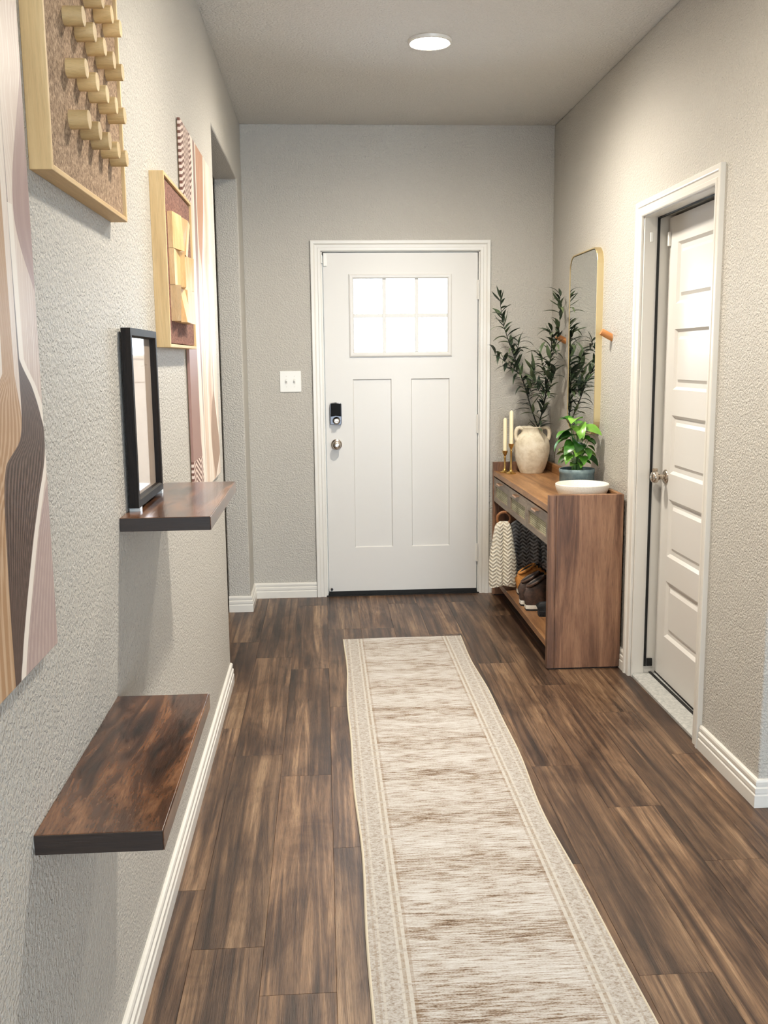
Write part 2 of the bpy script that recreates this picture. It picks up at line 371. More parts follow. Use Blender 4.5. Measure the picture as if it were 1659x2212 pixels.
# ------------------------------------------------------------------ the shell
X0, X1, Y0 = -1.9, 3.9, -4.12
TH = .125
OY0, OY1, OZ = 4.262, 5.52, 2.42         # opening in the left wall
sub = box(X0, X1, Y0, YB+.16, -.14, -.012).build('floor', 'floor_wood'); struct(sub, 'dark brown wood plank floor of the entry hall', 'floor')
PWD, PL = .1785, 1.19
bm = bmesh.new(); bmesh.ops.create_cube(bm, size=1); bmesh.ops.scale(bm, vec=(PWD-.0004, PL-.0004, .012), verts=bm.verts)
bmesh.ops.bevel(bm, geom=[e for e in bm.edges if all(v.co.z > 0 for v in e.verts)], offset=.0007, segments=1, affect='EDGES')
pm = bpy.data.meshes.new('plank'); bm.to_mesh(pm); bm.free(); pm.materials.append(MAT['floor_wood'])
ENDS = {-3: 3.697, -2: 3.42, -1: 4.42, 4: 3.235, 6: 3.737, 5: 2.9, 0: 3.9, 7: 3.3}
for k in range(-5, 12):
    xc = .006+PWD*(k+.5)
    e = ENDS.get(k, 1.0+((k*0.437) % 1)*PL)
    y = e-PL*math.ceil((e+.9)/PL)
    while y < YB+.02:
        yc = y+PL/2
        if not (xc > XR+.14 and yc-PL/2 > 2.95) and not (xc < XL-.13 and yc+PL/2 < 4.2):
            inst(pm, 'plank', sub, Matrix.Translation((xc, yc, -.006)))
        y += PL
ce = box(X0, X1, Y0, YB+.16, ZC, ZC+.12).build('ceiling', 'ceiling_paint'); struct(ce, 'textured greige ceiling with one round light', 'ceiling')
def wallpoly(poly, axis, a, b, name, label, bev=.008):
    o = MB().prism(poly, axis, a, b).build(name, 'wall_paint', bevel=bev, seg=4); return struct(o, label, 'wall')
wallpoly([(Y0, 0), (OY0, 0), (OY0, OZ), (OY1, OZ), (OY1, 0), (YB, 0), (YB, ZC), (Y0, ZC)], 0, XL-TH, XL, 'wall_left', 'greige textured left wall carrying art and shelves, with a doorway opening')
DY0, DY1, DZ = 3.405, 4.18, 2.045
wallpoly([(2.872, 0), (DY0, 0), (DY0, DZ), (DY1, DZ), (DY1, 0), (YB, 0), (YB, ZC), (2.872, ZC)], 0, XR, XR+.14, 'wall_right', 'greige textured right wall with mirror and side door')
wallpoly([(X0, 0), (-.004, 0), (-.004, 2.08), (.958, 2.08), (.958, 0), (X1, 0), (X1, ZC), (X0, ZC)], 1, YB, YB+.16, 'wall_back', 'greige end wall around the white front door', .002)
o = box(XR+.14, X1, 2.872, 3.0, 0, ZC).build('wall_return', 'wall_paint'); struct(o, 'short greige wall returning right at the near corner', 'wall')
o = box(X1-.1, X1, Y0, YB, 0, ZC).build('wall_far_right', 'wall_paint'); struct(o, 'living room side wall out of view', 'wall')
o = box(X0, X0+.1, Y0, YB, 0, ZC).build('wall_far_left', 'wall_paint'); struct(o, 'wall of the dark side room beyond the opening', 'wall')
o = box(X0+.1, XL-TH, 3.6, 3.7, 0, ZC).build('wall_side_room', 'wall_paint'); struct(o, 'end wall of the side room beyond the opening', 'wall')
mb = MB(); WB, WT = .25, 2.45
xs_ = [X0+.1]+[v for ab in REAR for v in ab]+[X1-.1]
for k in range(0, len(xs_), 2): mb.box(xs_[k], xs_[k+1], Y0, Y0+.12, 0, ZC)
for x0, x1 in REAR: mb.box(x0, x1, Y0, Y0+.12, 0, WB).box(x0, x1, Y0, Y0+.12, WT, ZC)
struct(mb.build('wall_rear', 'wall_paint'), 'rear wall behind the camera with three windows', 'wall')
for i, (x0, x1) in enumerate(REAR):
    m = MB()
    for q in ((x0, x0+.05, WB, WT), (x1-.05, x1, WB, WT), (x0+.05, x1-.05, WB, WB+.05), (x0+.05, x1-.05, WT-.05, WT), (x0+.05, x1-.05, 1.33, 1.37)):
        m.box(q[0], q[1], Y0+.02, Y0+.07, q[2], q[3])
    struct(m.build('window_%d' % (i+1), 'white_trim'), 'white sash window in the rear wall, %s of three' % ('left', 'middle', 'right')[i], 'window')

BBP = [(0, 0), (.016, 0), (.016, .040), (.0125, .044), (.0125, .047), (.0145, .050), (.0145, .064), (.009, .068), (.009, .071), (.011, .074), (.0115, .084), (.009, .090), (.004, .093), (0, .093)]
def baseb(path, name, label, flip=1):
    o = MB().sweep(path, BBP, (0, 0, 1), flip=flip).build(name, 'white_trim'); return struct(o, label, 'baseboard')
baseb([(XL, Y0+.12, 0), (XL, OY0-.004, 0)], 'baseboard_left', 'white stepped baseboard along the left wall below the shelves')
baseb([(XL-TH+.002, OY1, 0), (XL, OY1, 0), (XL, YB, 0), (-.056, YB, 0)], 'baseboard_back', 'white stepped baseboard wrapping the corner left of the front door')
baseb([(1.0, YB, 0), (XR, YB, 0), (XR, 4.252, 0)], 'baseboard_corner', 'white baseboard behind the console table')
baseb([(XR, 3.338, 0), (XR, 2.872, 0), (X1-.1, 2.872, 0)], 'baseboard_right', 'white stepped baseboard wrapping the near right corner')

CSP = [(0, 0), (0, .009), (.004, .012), (.018, .013), (.021, .010), (.036, .012), (.040, .016), (.044, .018), (.058, .019), (.061, .017), (.061, 0)]
o = MB().sweep([(.007, YB, 0), (.007, YB, 2.070), (.937+.010, YB, 2.070), (.937+.010, YB, 0)], CSP, (0, -1, 0), flip=-1).build('trim_1', 'white_trim'); struct(o, 'white moulded casing around the front door', 'door trim')
o = MB().sweep([(XR, 4.180, 0), (XR, 4.180, 2.032), (XR, 3.402, 2.032), (XR, 3.402, 0)], CSP, (-1, 0, 0), flip=-1).build('trim_2', 'white_trim'); struct(o, 'white moulded casing around the side door', 'door trim')

# ------------------------------------------------------------------ front door
d1 = thing('door_1', 'white craftsman front door with six-pane window', 'door', (.477, YB, 0), kind='structure')
j = MB()
j.box(-.004, .014, YB+.001, YB+.14, 0, 2.08).box(.940, .958, YB+.001, YB+.14, 0, 2.08).box(-.004, .958, YB+.001, YB+.14, 2.066, 2.08)
j.box(.014, .03, YB+.05, YB+.14, 0, 2.066).box(.924, .940, YB+.05, YB+.14, 0, 2.066).box(.014, .940, YB+.05, YB+.14, 2.05, 2.066)
j.build('jamb', 'white_trim', d1)
SX0, SX1, SZ0, SZ1 = .020, .934, .030, 2.0605
WX0, WX1, WZ0, WZ1 = .176, .770, 1.468, 1.930
PZ0, PZ1 = .303, 1.327; P1, P2 = (.184, .416), (.534, .766)
ya, yb_ = YB+.002, YB+.046
m = MB()
m.box(SX0, WX0, ya, yb_, PZ1, SZ1).box(WX1, SX1, ya, yb_, PZ1, SZ1).box(WX0, WX1, ya, yb_, WZ1, SZ1).box(WX0, WX1, ya, yb_, PZ1, WZ0)
m.box(SX0, P1[0], ya, yb_, SZ0, PZ1).box(P1[1], P2[0], ya, yb_, SZ0, PZ1).box(P2[1], SX1, ya, yb_, SZ0, PZ1)
for p in (P1, P2): m.box(p[0], p[1], ya, yb_, SZ0, PZ0)
m.build('door_slab', 'white_door', d1)
for p in (P1, P2):
    q = box(p[0]-.002, p[1]+.002, ya+.009, yb_-.006, PZ0-.002, PZ1+.002).build('recessed_panel', 'white_door', d1)
    MB().sweep([(p[0], ya+.009, PZ0), (p[0], ya+.009, PZ1), (p[1], ya+.009, PZ1), (p[1], ya+.009, PZ0)], [(0, 0), (-.005, 0), (0, .007)], (0, -1, 0), closed=True, flip=-1).build('panel_moulding', 'white_door', q)
wf = MB().sweep([(.196, ya, 1.486), (.196, ya, 1.912), (.752, ya, 1.912), (.752, ya, 1.486)],
     [(0, -.03), (0, .004), (.008, .010), (.020, .011), (.027, .008), (.028, -.001), (.02, -.03)], (0, -1, 0), closed=True, flip=-1).build('window_frame', 'white_door', d1)
gx = [.196+(.556-2*.022)/3*(i) for i in range(4)]
pw = (.556-2*.022)/3; ph = (.426-.022)/2
for i in range(2):
    x = .196+pw*(i+1)+.022*i; box(x, x+.022, ya+.004, ya+.026, 1.486, 1.912).build('muntin', 'white_door', wf, bevel=.003)
box(.196, .752, ya+.006, ya+.024, 1.486+ph, 1.486+ph+.022).build('muntin', 'white_door', wf, bevel=.003)
for i in range(3):
    for k in range(2):
        x = .196+i*(pw+.022); z = 1.486+k*(ph+.022)
        box(x, x+pw, ya+.013, ya+.016, z, z+ph).build('pane', 'pane_glass', wf)
# smart deadbolt
plain('dark_nickel', (112, 114, 120), .35, 1); plain('black_plastic', (9, 9, 11), .5, spec=.15)
lk = MB().prism([(.044, 1.060), (.108, 1.055), (.114, 1.07), (.114, 1.180), (.108, 1.188), (.080, 1.192), (.052, 1.188), (.044, 1.180)], 1, ya, ya-.024).build('deadbolt', 'dark_nickel', d1, bevel=.003)
MB().prism([(.049, 1.108), (.080, 1.112), (.110, 1.108), (.110, 1.184), (.080, 1.189), (.050, 1.184)], 1, ya-.024, ya-.034).build('battery_cover', 'black_plastic', lk, bevel=.003)
MB().lathe([(.0, -.052), (.012, -.052), (.017, -.046), (.018, -.036), (.022, -.030), (.023, -.024)], (.082, ya, 1.083), 24, 'y').build('thumb_turn', 'nickel', lk)
MB().box(.066, .098, ya-.062, ya-.05, 1.078, 1.088).build('turn_bar', 'nickel', lk, bevel=.003)
kb = MB().lathe([(0, -.066), (.012, -.066), (.022, -.062), (.027, -.052), (.026, -.042), (.018, -.034), (.012, -.028), (.012, -.016), (.026, -.010), (.032, -.006), (.033, 0)], (.080, ya, .938), 32, 'y').build('door_knob', 'nickel', d1)
MB().lathe([(0, -.068), (.008, -.068), (.009, -.065)], (.080, ya, .938), 16, 'y').build('lock_button', 'steel', kb)
for z in (1.845, 1.052, .257):
    h = MB(); h.tube([(.936, YB-.006, z-.056), (.936, YB-.006, z+.056)], .006, 10)
    h.box(.926, .934, YB-.003, YB+.002, z-.054, z+.054)
    h = h.build('hinge', 'white_trim', d1)
sn = box(.021, .043, ya-.012, ya, 1.985, 2.058).build('contact_sensor', 'white_plastic', d1, bevel=.003)
box(.008, .016, YB-.014, YB, 2.0, 2.05).build('sensor_magnet', 'white_plastic', d1, bevel=.002)
box(SX0, SX1, ya-.001, yb_, .006, .030).build('door_sweep', 'dark_gap', d1)
box(.0, .954, YB-.012, YB+.16, .0, .006).build('threshold', 'dark_gap', d1)
MB().lathe([(0, -.03), (.007, -.03), (.008, -.024), (.005, -.02), (.005, 0)], (.036, ya, .047), 14, 'y').build('door_stop', 'black_metal', d1)

# ------------------------------------------------------------------ side door (barely ajar)
d2 = thing('door_2', 'white five-panel side door standing slightly ajar', 'door', (1.476, 3.424, 0), rz=math.radians(-.9), kind='structure')
fr = thing('trim_3', 'white side door frame with black weather seal', 'door trim', (XR, 3.79, 0), kind='structure')
m = MB()
JX0, JX1 = XR+.001, XR+.14
YN, YF, ZH = 3.418, 4.166, 2.027
m.box(JX0, 1.437, DY0, YN, 0, ZH).box(JX0, 1.437, YF, DY1, 0, ZH).box(JX0, 1.437, DY0, DY1, ZH, DZ)
m.box(1.437, JX1, DY0, YN-.008, 0, ZH+.008).box(1.437, JX1, YF+.006, DY1, 0, ZH+.008).box(1.437, JX1, DY0, DY1, ZH+.008, DZ)
m.build('jamb', 'white_trim', fr)
m = MB(); m.box(1.437, 1.447, YF-.006, YF+.006, .05, ZH).box(1.437, 1.447, YN-.008, YN+.004, .05, ZH).box(1.437, 1.447, YN, YF, ZH-.006, ZH+.008)
m.build('weather_seal', 'black_gasket', fr)
m = MB().prism([(1.385, 0), (1.385, .010), (1.395, .016), (1.50, .020), (1.52, .016), (1.52, 0)], 1, YN, YF); m.build('sill', 'aluminium', fr)
box(1.462, 1.474, YN, YF, .018, .023).build('sill_gasket', 'black_gasket', fr)
box(1.452, 1.476, YF-.004, YF+.004, .05, .085).build('corner_pad', 'dark_gap', fr)
box(1.448, 1.474, YF+.003, YF+.0065, .90, .955).build('strike_plate', 'nickel', fr)
box(1.405, 1.418, YF-.008, YF+.0005, 1.925, 1.965).build('contact_sensor', 'white_plastic', fr, bevel=.003)
# door leaf
FX, BX = 1.476, 1.511
LY0, LY1, LZ0, LZ1 = 3.424, 4.160, .030, 2.022
py0, py1 = LY0+.108, LY1-.108
rows = [(1.662, 1.913), (1.305, 1.556), (.945, 1.196), (.583, .834), (.222, .473)]
m = MB(); m.box(FX, BX, LY0, py0, LZ0, LZ1).box(FX, BX, py1, LY1, LZ0, LZ1)
zz = [LZ0]
for a, b in rows[::-1]: zz += [a, b]
zz.append(LZ1)
for i in range(0, len(zz), 2): m.box(FX, BX, py0, py1, zz[i], zz[i+1])
m.build('door_slab', 'white_door', d2)
for a, b in rows:
    q = MB()
    q.box(FX+.011, BX-.006, py0-.001, py1+.001, a-.001, b+.001)
    q.sweep([(FX, py0, a), (FX, py0, b), (FX, py1, b), (FX, py1, a)], [(0, 0), (-.012, -.011), (0, -.011)], (-1, 0, 0), closed=True, flip=1)
    q.sweep([(FX, py0+.030, a+.030), (FX, py0+.030, b-.030), (FX, py1-.030, b-.030), (FX, py1-.030, a+.030)], [(0, -.011), (-.014, -.004), (-.014, -.011)], (-1, 0, 0), closed=True, flip=1)
    q.box(FX+.004, FX+.011, py0+.043, py1-.043, a+.043, b-.043)
    q.build('raised_panel', 'white_door', d2)
kb = MB().lathe([(0, -.066), (.012, -.066), (.022, -.061), (.027, -.050), (.025, -.040), (.016, -.033), (.012, -.028), (.012, -.014), (.026, -.009), (.032, -.004), (.033, 0)], (FX, 4.100, .925), 32, 'x').build('door_knob', 'nickel', d2)
MB().lathe([(0, -.069), (.005, -.069), (.006, -.065)], (FX, 4.100, .925), 16, 'x').build('lock_button', 'steel', kb)
box(FX-.012, FX, 4.135, 4.150, 1.905, 1.965).build('contact_sensor', 'white_plastic', d2, bevel=.003)
box(FX-.0005, BX, LY0, LY1, .022, LZ0).build('door_sweep', 'dark_gap', d2)

# ------------------------------------------------------------------ light switch
sw = thing('light_switch', 'white double toggle light switch plate beside the front door', 'switch', (-.187, YB, 1.317))
box(-.250, -.124, YB-.007, YB, 1.256, 1.380).build('plate', 'white_plastic', sw, bevel=.003)
for x in (-.211, -.163):
    h = box(x-.006, x+.006, YB-.009, YB-.006, 1.303, 1.333).build('toggle_slot', 'white_trim', sw)
    MB().prism([(YB-.008, 1.306), (YB-.020, 1.322), (YB-.020, 1.329), (YB-.008, 1.328)], 0, x-.004, x+.004).build('toggle', 'white_plastic', h)
    for z in (1.287, 1.349):
        MB().lathe([(0, -.0085), (.003, -.0085), (.003, -.006)], (x, YB, z), 10, 'y').build('screw', 'white_trim', sw)

# ------------------------------------------------------------------ ceiling lights (one in view, the rest light the hall and the room behind)
def ceiling_light(x, y, label, power=LAMP, soft=1.0, cone=174):
    t_ = thing('ceiling_light', label, 'ceiling light', (x, y, ZC), group='round ceiling lights')
    MB().lathe([(.076, -.002), (.078, -.010), (.086, -.014), (.092, -.010), (.094, 0)], (x, y, ZC), 40).build('trim_ring', 'white_trim', t_)
    MB().lathe([(0, -.016), (.03, -.0155), (.055, -.013), (.072, -.008), (.077, -.004)], (x, y, ZC), 32).build('lens', 'lamp_lens', t_)
    l = bpy.data.lights.new('ceiling_bulb', 'SPOT'); l.energy = power; l.color = (1, .93, .82); l.spot_size = math.radians(cone); l.spot_blend = soft; l.shadow_soft_size = .06
    lo = bpy.data.objects.new('ceiling_bulb', l); COL.objects.link(lo); lo.parent = t_; lo.location = (0, 0, -.085)
ceiling_light(.485, 4.34, 'round flush ceiling light glowing above the rug', LAMP, 1.0)
ceiling_light(.470, 2.56, 'round ceiling light above the shelves, just out of view', LAMP*.85, 1.0, 140)
ceiling_light(2.14, -1.70, 'round ceiling light in the room behind the camera', LAMP*.3, .8)

# ------------------------------------------------------------------ runner rug
rug = thing('runner_rug', 'long cream and brown distressed runner rug down the hall', 'rug', (.392, 2.95, 0))
RY0, RY1, NX, NY = 1.0, 4.868, 24, 160
def rug_edge(y, side):
    if side < 0: return .086+.004*math.sin(y*3.1)+.003*math.sin(y*7.3+1)
    return .697-.012*math.exp(-((y-2.75)/.5)**2)+.005*math.sin(y*3.7+.4)+.003*math.sin(y*8.1)
vs = []; fs = []
for jn in range(NY+1):
    y = RY0+(RY1-RY0)*jn/NY
    a, b = rug_edge(y, -1), rug_edge(y, 1)
    for i in range(NX+1):
        s_ = i/NX; yy = y + (.012*s_ if jn == NY else .012*s_*max(0, 1-(RY1-y)/.4))
        vs.append((a+(b-a)*s_, yy, .0075+.0012*math.sin(y*9+s_*5)*math.sin(s_*PI)))
for jn in range(NY):
    for i in range(NX):
        k = jn*(NX+1)+i; fs.append((k, k+1, k+NX+2, k+NX+1))
n0 = len(vs); top = list(vs)
vs += [(p[0], p[1], .001) for p in top]
W1 = NX+1
for jn in range(NY):
    for i in (0, NX):
        k = jn*W1+i; fs.append((k, k+W1, n0+k+W1, n0+k))
for i in range(NX):
    for k in (i, NY*W1+i): fs.append((k, k+1, n0+k+1, n0+k))
m = MB(); m.add(vs, fs, True); m.build('pile', 'runner_weave', rug)
m = MB()
m.tube([(rug_edge(RY0+(RY1-RY0)*q/NY, -1), RY0+(RY1-RY0)*q/NY, .0045) for q in range(NY+1)], .0042, 6)
m.build('edge_binding', 'rug_binding', rug)
m = MB(); m.tube([(rug_edge(RY0+(RY1-RY0)*q/NY, 1), RY0+(RY1-RY0)*q/NY+(.012*max(0, 1-(RY1-(RY0+(RY1-RY0)*q/NY))/.4)), .0045) for q in range(NY+1)], .0042, 6)
m.build('edge_binding', 'rug_binding', rug)

# ------------------------------------------------------------------ floating shelves
def shelf(y0, y1, z1, xf, th, label):
    s_ = thing('floating_shelf', label, 'shelf', (XL, (y0+y1)/2, z1-th), group='floating shelves on the left wall')
    box(XL, xf-.001, y0+.001, y1, z1-th, z1).build('board', 'shelf_wood', s_, bevel=.0012)
    box(XL+.001, xf-.0015, y0-.001, y0+.001, z1-th+.001, z1-.001).build('end_band', 'shelf_end', s_)
    box(xf-.001, xf+.0006, y0, y1, z1-th+.001, z1-.001).build('front_band', 'shelf_wood', s_)
    return s_
shelf(2.080, 2.690, 1.114, -.246, .030, 'upper dark brown wooden floating shelf holding a black picture frame')
shelf(1.371, 1.972, .754, -.250, .032, 'lower dark brown wooden floating shelf, empty, near the baseboard')

# framed print on the upper shelf
pf = thing('picture_frame', 'thin black picture frame standing on the upper shelf against the wall', 'picture frame', (-.425, 2.31, 1.114))
fy0, fy1, fz0, fz1 = 2.165, 2.500, 1.122, 1.519
MB().sweep([(-.434, fy0, fz0), (-.434, fy0, fz1), (-.434, fy1, fz1), (-.434, fy1, fz0)], [(0, 0), (0, .021), (-.016, .021), (-.019, .016), (-.019, 0)], (1, 0, 0), closed=True, flip=-1).build('frame', 'frame_black', pf)
box(-.432, -.428, fy0+.004, fy1-.004, fz0+.004, fz1-.004).build('print', 'framed_print', pf)
for y in (fy0+.02, fy1-.02): box(-.436, -.412, y-.012, y+.012, 1.114, 1.122).build('foot', 'clear_plastic', pf)

# ------------------------------------------------------------------ canvases
def canvas(y0, y1, z0, z1, mat, label, xf=-.421):
    t_ = thing('canvas_print', label, 'canvas art', (XL, y1, z0), group='canvas prints on the left wall')
    box(XL+.003, xf, y0, y1, z0, z1).build('stretched_canvas', mat, t_, bevel=.0015)
    box(XL+.0004, XL+.003, y0+.01, y1-.01, z0+.01, z1-.01).build('stretcher_bar', 'pine_long', t_)
    return t_
canvas(.55, 1.495, 1.012, 2.21, 'canvas_flow_large', 'large flowing beige and taupe canvas nearest the camera at the left')
canvas(3.216, 4.035, .985, 2.200, 'canvas_flow_ribbed', 'tall flowing canvas with ribbed brown edge beside the doorway opening', -.428)

# ------------------------------------------------------------------ cork boards with wooden pieces
def cork_board(y0, y1, z0, z1, xf, cork, label):
    t_ = thing('cork_board', label, 'wall art', (XL, (y0+y1)/2, z0), group='framed cork boards on the left wall')
    wd = .009
    box(XL, xf, y0, y0+wd, z0, z1).build('frame_side', 'pine_upright', t_, bevel=.001)
    box(XL, xf, y1-wd, y1, z0, z1).build('frame_side', 'pine_upright', t_, bevel=.001)
    box(XL, xf, y0+wd, y1-wd, z0, z0+wd).build('frame_rail', 'pine_long', t_, bevel=.001)
    box(XL, xf, y0+wd, y1-wd, z1-wd, z1).build('frame_rail', 'pine_long', t_, bevel=.001)
    box(XL+.004, xf-.006, y0+wd+.003, y1-wd-.003, z0+wd+.003, z1-wd-.003).build('cork_panel', cork, t_)
    return t_
b1_ = cork_board(1.573, 2.155, 1.738, 2.330, -.405, 'cork_light', 'large cork board studded with round wooden pegs')
pg = MB().lathe([(.0155, 0), (.0155, .0318), (.0148, .0326)], (0, 0, 0), 20, 'x').mesh('peg'); pg.materials.append(MAT['pine_peg'])
bb = BASE[b1_]
for r in range(6):
    for c in range(5):
        p = Vector((-.4115, 1.727+.0793*c, 1.846+.081*r))-bb
        inst(pg, 'peg', b1_, Matrix.Translation(p))
b2_ = cork_board(2.660, 3.205, 1.483, 1.938, -.402, 'cork_red', 'smaller cork board carrying nine angled wooden blocks')
bb = BASE[b2_]; Y0b, Z0b, S_ = 2.735, 1.555, .0975
HT = {(2, 0): (.013, .030, .024, .013), (2, 1): (.013, .016, .030, .020), (2, 2): (.020, .012, .022, .030),
      (1, 0): (.014, .016, .016, .014), (1, 1): (.030, .012, .016, .030), (1, 2): (.014, .028, .030, .012),
      (0, 0): (.026, .012, .013, .030), (0, 1): (.030, .030, .014, .012), (0, 2): (.022, .030, .028, .020)}
for (r, c), (a, b, cc, d) in HT.items():      # heights: near-bottom, far-bottom, far-top, near-top
    y0, z0 = Y0b+S_*c, Z0b+S_*r; y1, z1 = y0+S_-.001, z0+S_-.001; x = -.408
    vs = [(x, y0, z0), (x, y1, z0), (x, y1, z1), (x, y0, z1), (x+a, y0, z0), (x+b, y1, z0), (x+cc, y1, z1), (x+d, y0, z1)]
    tri = [(4, 5, 6), (4, 6, 7)] if (r+c) % 2 else [(4, 5, 7), (5, 6, 7)]
    MB().add(vs, [(0, 3, 2, 1), (0, 1, 5, 4), (1, 2, 6, 5), (2, 3, 7, 6), (3, 0, 4, 7)]+tri).build('block', 'pine_block', b2_)

# ------------------------------------------------------------------ mirror and wall pegs
mr = thing('wall_mirror', 'rounded rectangular mirror in a thin gold frame above the console', 'mirror', (XR, 5.034, 1.06))
def rrect(y0, y1, z0, z1, r, n=8):
    pts = []
    for cy, cz, a in ((y1-r, z1-r, 0), (y0+r, z1-r, PI/2), (y0+r, z0+r, PI), (y1-r, z0+r, 3*PI/2)):
        for i in range(n+1):
            q = a+PI/2*i/n; pts.append((cy+r*math.cos(q), cz+r*math.sin(q)))
    return pts
MY0, MY1, MZ0, MZ1 = 4.772, 5.296, 1.064, 1.972
pth = [(XR-.0, p[0], p[1]) for p in rrect(MY0, MY1, MZ0, MZ1, .075)]
o = MB().sweep(pth, [(0, 0), (0, .029), (.0015, .031), (.006, .031), (.0075, .029), (.0075, 0)], (-1, 0, 0), closed=True, flip=-1)
fm = o.build('frame', 'gold_frame', mr)
MB().prism(rrect(MY0+.004, MY1-.004, MZ0+.004, MZ1-.004, .072), 0, XR-.0285, XR-.002).build('glass', 'mirror_glass', mr)
def wall_peg(y, label):
    t_ = thing('wall_peg', label, 'wall hook', (XR, y, 1.535), group='tan wall pegs')
    d = Vector((-.052, 0, .028)); p = Vector((XR, y, 1.535))
    MB().tube([p+Vector((.012, 0, -.0065)), p+d*.9, p+d], [.0165, .0165, .0155], 18).build('peg', 'tan_peg', t_)
wall_peg(4.600, 'tan wooden wall peg to the right of the mirror')
wall_peg(5.490, 'tan wooden wall peg left of the mirror, among the branches')

# ------------------------------------------------------------------ console table
CX0, CX1, CY0, CY1, TZ, HZ = 1.022, 1.368, 4.300, 5.785, .772, .823
ct = thing('console_table', 'brown wooden console table with three cane drawers and lower shelf', 'console table', ((CX0+CX1)/2, (CY0+CY1)/2, 0))
box(CX0+.034, CX1, CY0, CY0+.034, 0.006, HZ).build('side_panel', 'console_wood_upright', ct, bevel=.0015)
box(CX0, CX0+.0335, CY0, CY0+.034, 0.006, HZ).build('front_post', 'console_wood_upright', ct, bevel=.0015)
box(CX0+.034, CX1, CY1-.034, CY1, 0.006, HZ).build('side_panel', 'console_wood_upright', ct, bevel=.0015)
box(CX0, CX0+.0335, CY1-.034, CY1, 0.006, HZ).build('front_post', 'console_wood_upright', ct, bevel=.0015)
for y in (CY0, CY1-.034): box(CX0+.01, CX1-.01, y+.006, y+.028, 0, .006).build('foot_strip', 'dark_gap', ct)
IY0, IY1 = CY0+.034, CY1-.034
box(CX0+.002, CX1-.02, IY0, IY1, .742, TZ).build('top_board', 'console_wood_long', ct, bevel=.001)
box(CX1-.020, CX1, IY0, IY1, .742, HZ).build('back_rail', 'console_wood_long', ct, bevel=.001)
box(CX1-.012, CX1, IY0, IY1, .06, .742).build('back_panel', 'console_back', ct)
box(CX0+.002, CX1-.012, IY0, IY1, .100, .132).build('lower_shelf', 'console_wood_long', ct, bevel=.001)
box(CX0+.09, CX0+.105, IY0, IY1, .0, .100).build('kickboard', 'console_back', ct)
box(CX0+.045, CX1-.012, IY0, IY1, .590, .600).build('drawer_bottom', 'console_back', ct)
ys = [IY0, IY0+(IY1-IY0)/3, IY0+2*(IY1-IY0)/3, IY1]
for i in range(3):
    a, b = ys[i]+.002, ys[i+1]-.002; z0, z1 = .588, .733; fw_ = .040
    dr = MB()
    dr.box(CX0+.004, CX0+.022, a, b, z0, z0+.030).box(CX0+.004, CX0+.022, a, b, z1-.048, z1).box(CX0+.004, CX0+.022, a, a+fw_, z0+.030, z1-.048).box(CX0+.004, CX0+.022, b-fw_, b, z0+.030, z1-.048)
    dr = dr.build('drawer', 'drawer_wood', ct)
    box(CX0+.012, CX0+.018, a+fw_-.003, b-fw_+.003, z0+.028, z1-.046).build('cane_panel', 'cane_weave', dr)
    box(CX0+.024, CX1-.06, a+.01, b-.01, .601, .700).build('drawer_box', 'console_back', dr)
    yc = (a+b)/2
    MB().prism([(CX0+.004, z1-.012), (CX0-.014, z1-.012), (CX0-.016, z1-.020), (CX0-.013, z1-.020), (CX0-.012, z1-.015), (CX0+.004, z1-.015)], 1, yc-.045, yc+.045).build('pull', 'rose_gold', dr)

# ------------------------------------------------------------------ things on the console
def vase():
    c = Vector((1.227, 5.625, TZ))
    t_ = thing('vase', 'cream stoneware two-handled jug vase on the console', 'vase', c)
    prof = [(0, 0), (.066, 0), (.070, .006), (.071, .012), (.080, .03), (.094, .075), (.1035, .125), (.1045, .160), (.098, .195), (.080, .222), (.064, .236), (.060, .246), (.063, .262), (.067, .270), (.063, .273), (.056, .266), (.053, .246), (.07, .21), (.09, .16), (.08, .05), (0, .02)]
    MB().lathe(prof, c, 40).build('body', 'stoneware', t_)
    for s_ in (-1, 1):
        hp = [(.060, .262), (.075, .268), (.089, .264), (.098, .250), (.101, .230), (.099, .210), (.094, .194)]
        MB().tube([c+Vector((s_*x, -.012, z)) for x, z in hp], [.010, .011, .0115, .0115, .0115, .011, .010], 12).build('handle', 'stoneware', t_)
vase()

def lanceolate(L, W, curl, twist=0.0, n=8):
    vs = []; fs = []
    for i in range(n+1):
        s_ = i/n; w_ = W*math.sin(PI*s_**.75)**.9*.5 if 0 < s_ < 1 else 0.0004
        a = curl*s_; x = L*(math.sin(a)/curl if abs(curl) > .01 else s_); z = -L*((1-math.cos(a))/curl if abs(curl) > .01 else 0)
        tw = twist*s_
        for k in (-1, 0, 1):
            yy = k*w_; zz = abs(k)*w_*.35
            vs.append((x, yy*math.cos(tw)-zz*math.sin(tw), z+yy*math.sin(tw)+zz*math.cos(tw)))
    for i in range(n):
        for k in range(2):
            q = i*3+k; fs.append((q, q+1, q+4, q+3))
    return vs, fs
LM = []
for L, W, cu, tw in ((.105, .021, .9, .3), (.090, .024, .45, -.5), (.118, .019, 1.5, .2), (.075, .020, .6, .6), (.095, .026, -.35, .3)):
    v_, f_ = lanceolate(L, W, cu, tw); me = MB().add(v_, f_, True).mesh('olive_leaf', sharp=80); me.materials.append(MAT['olive_leaf']); LM.append(me)

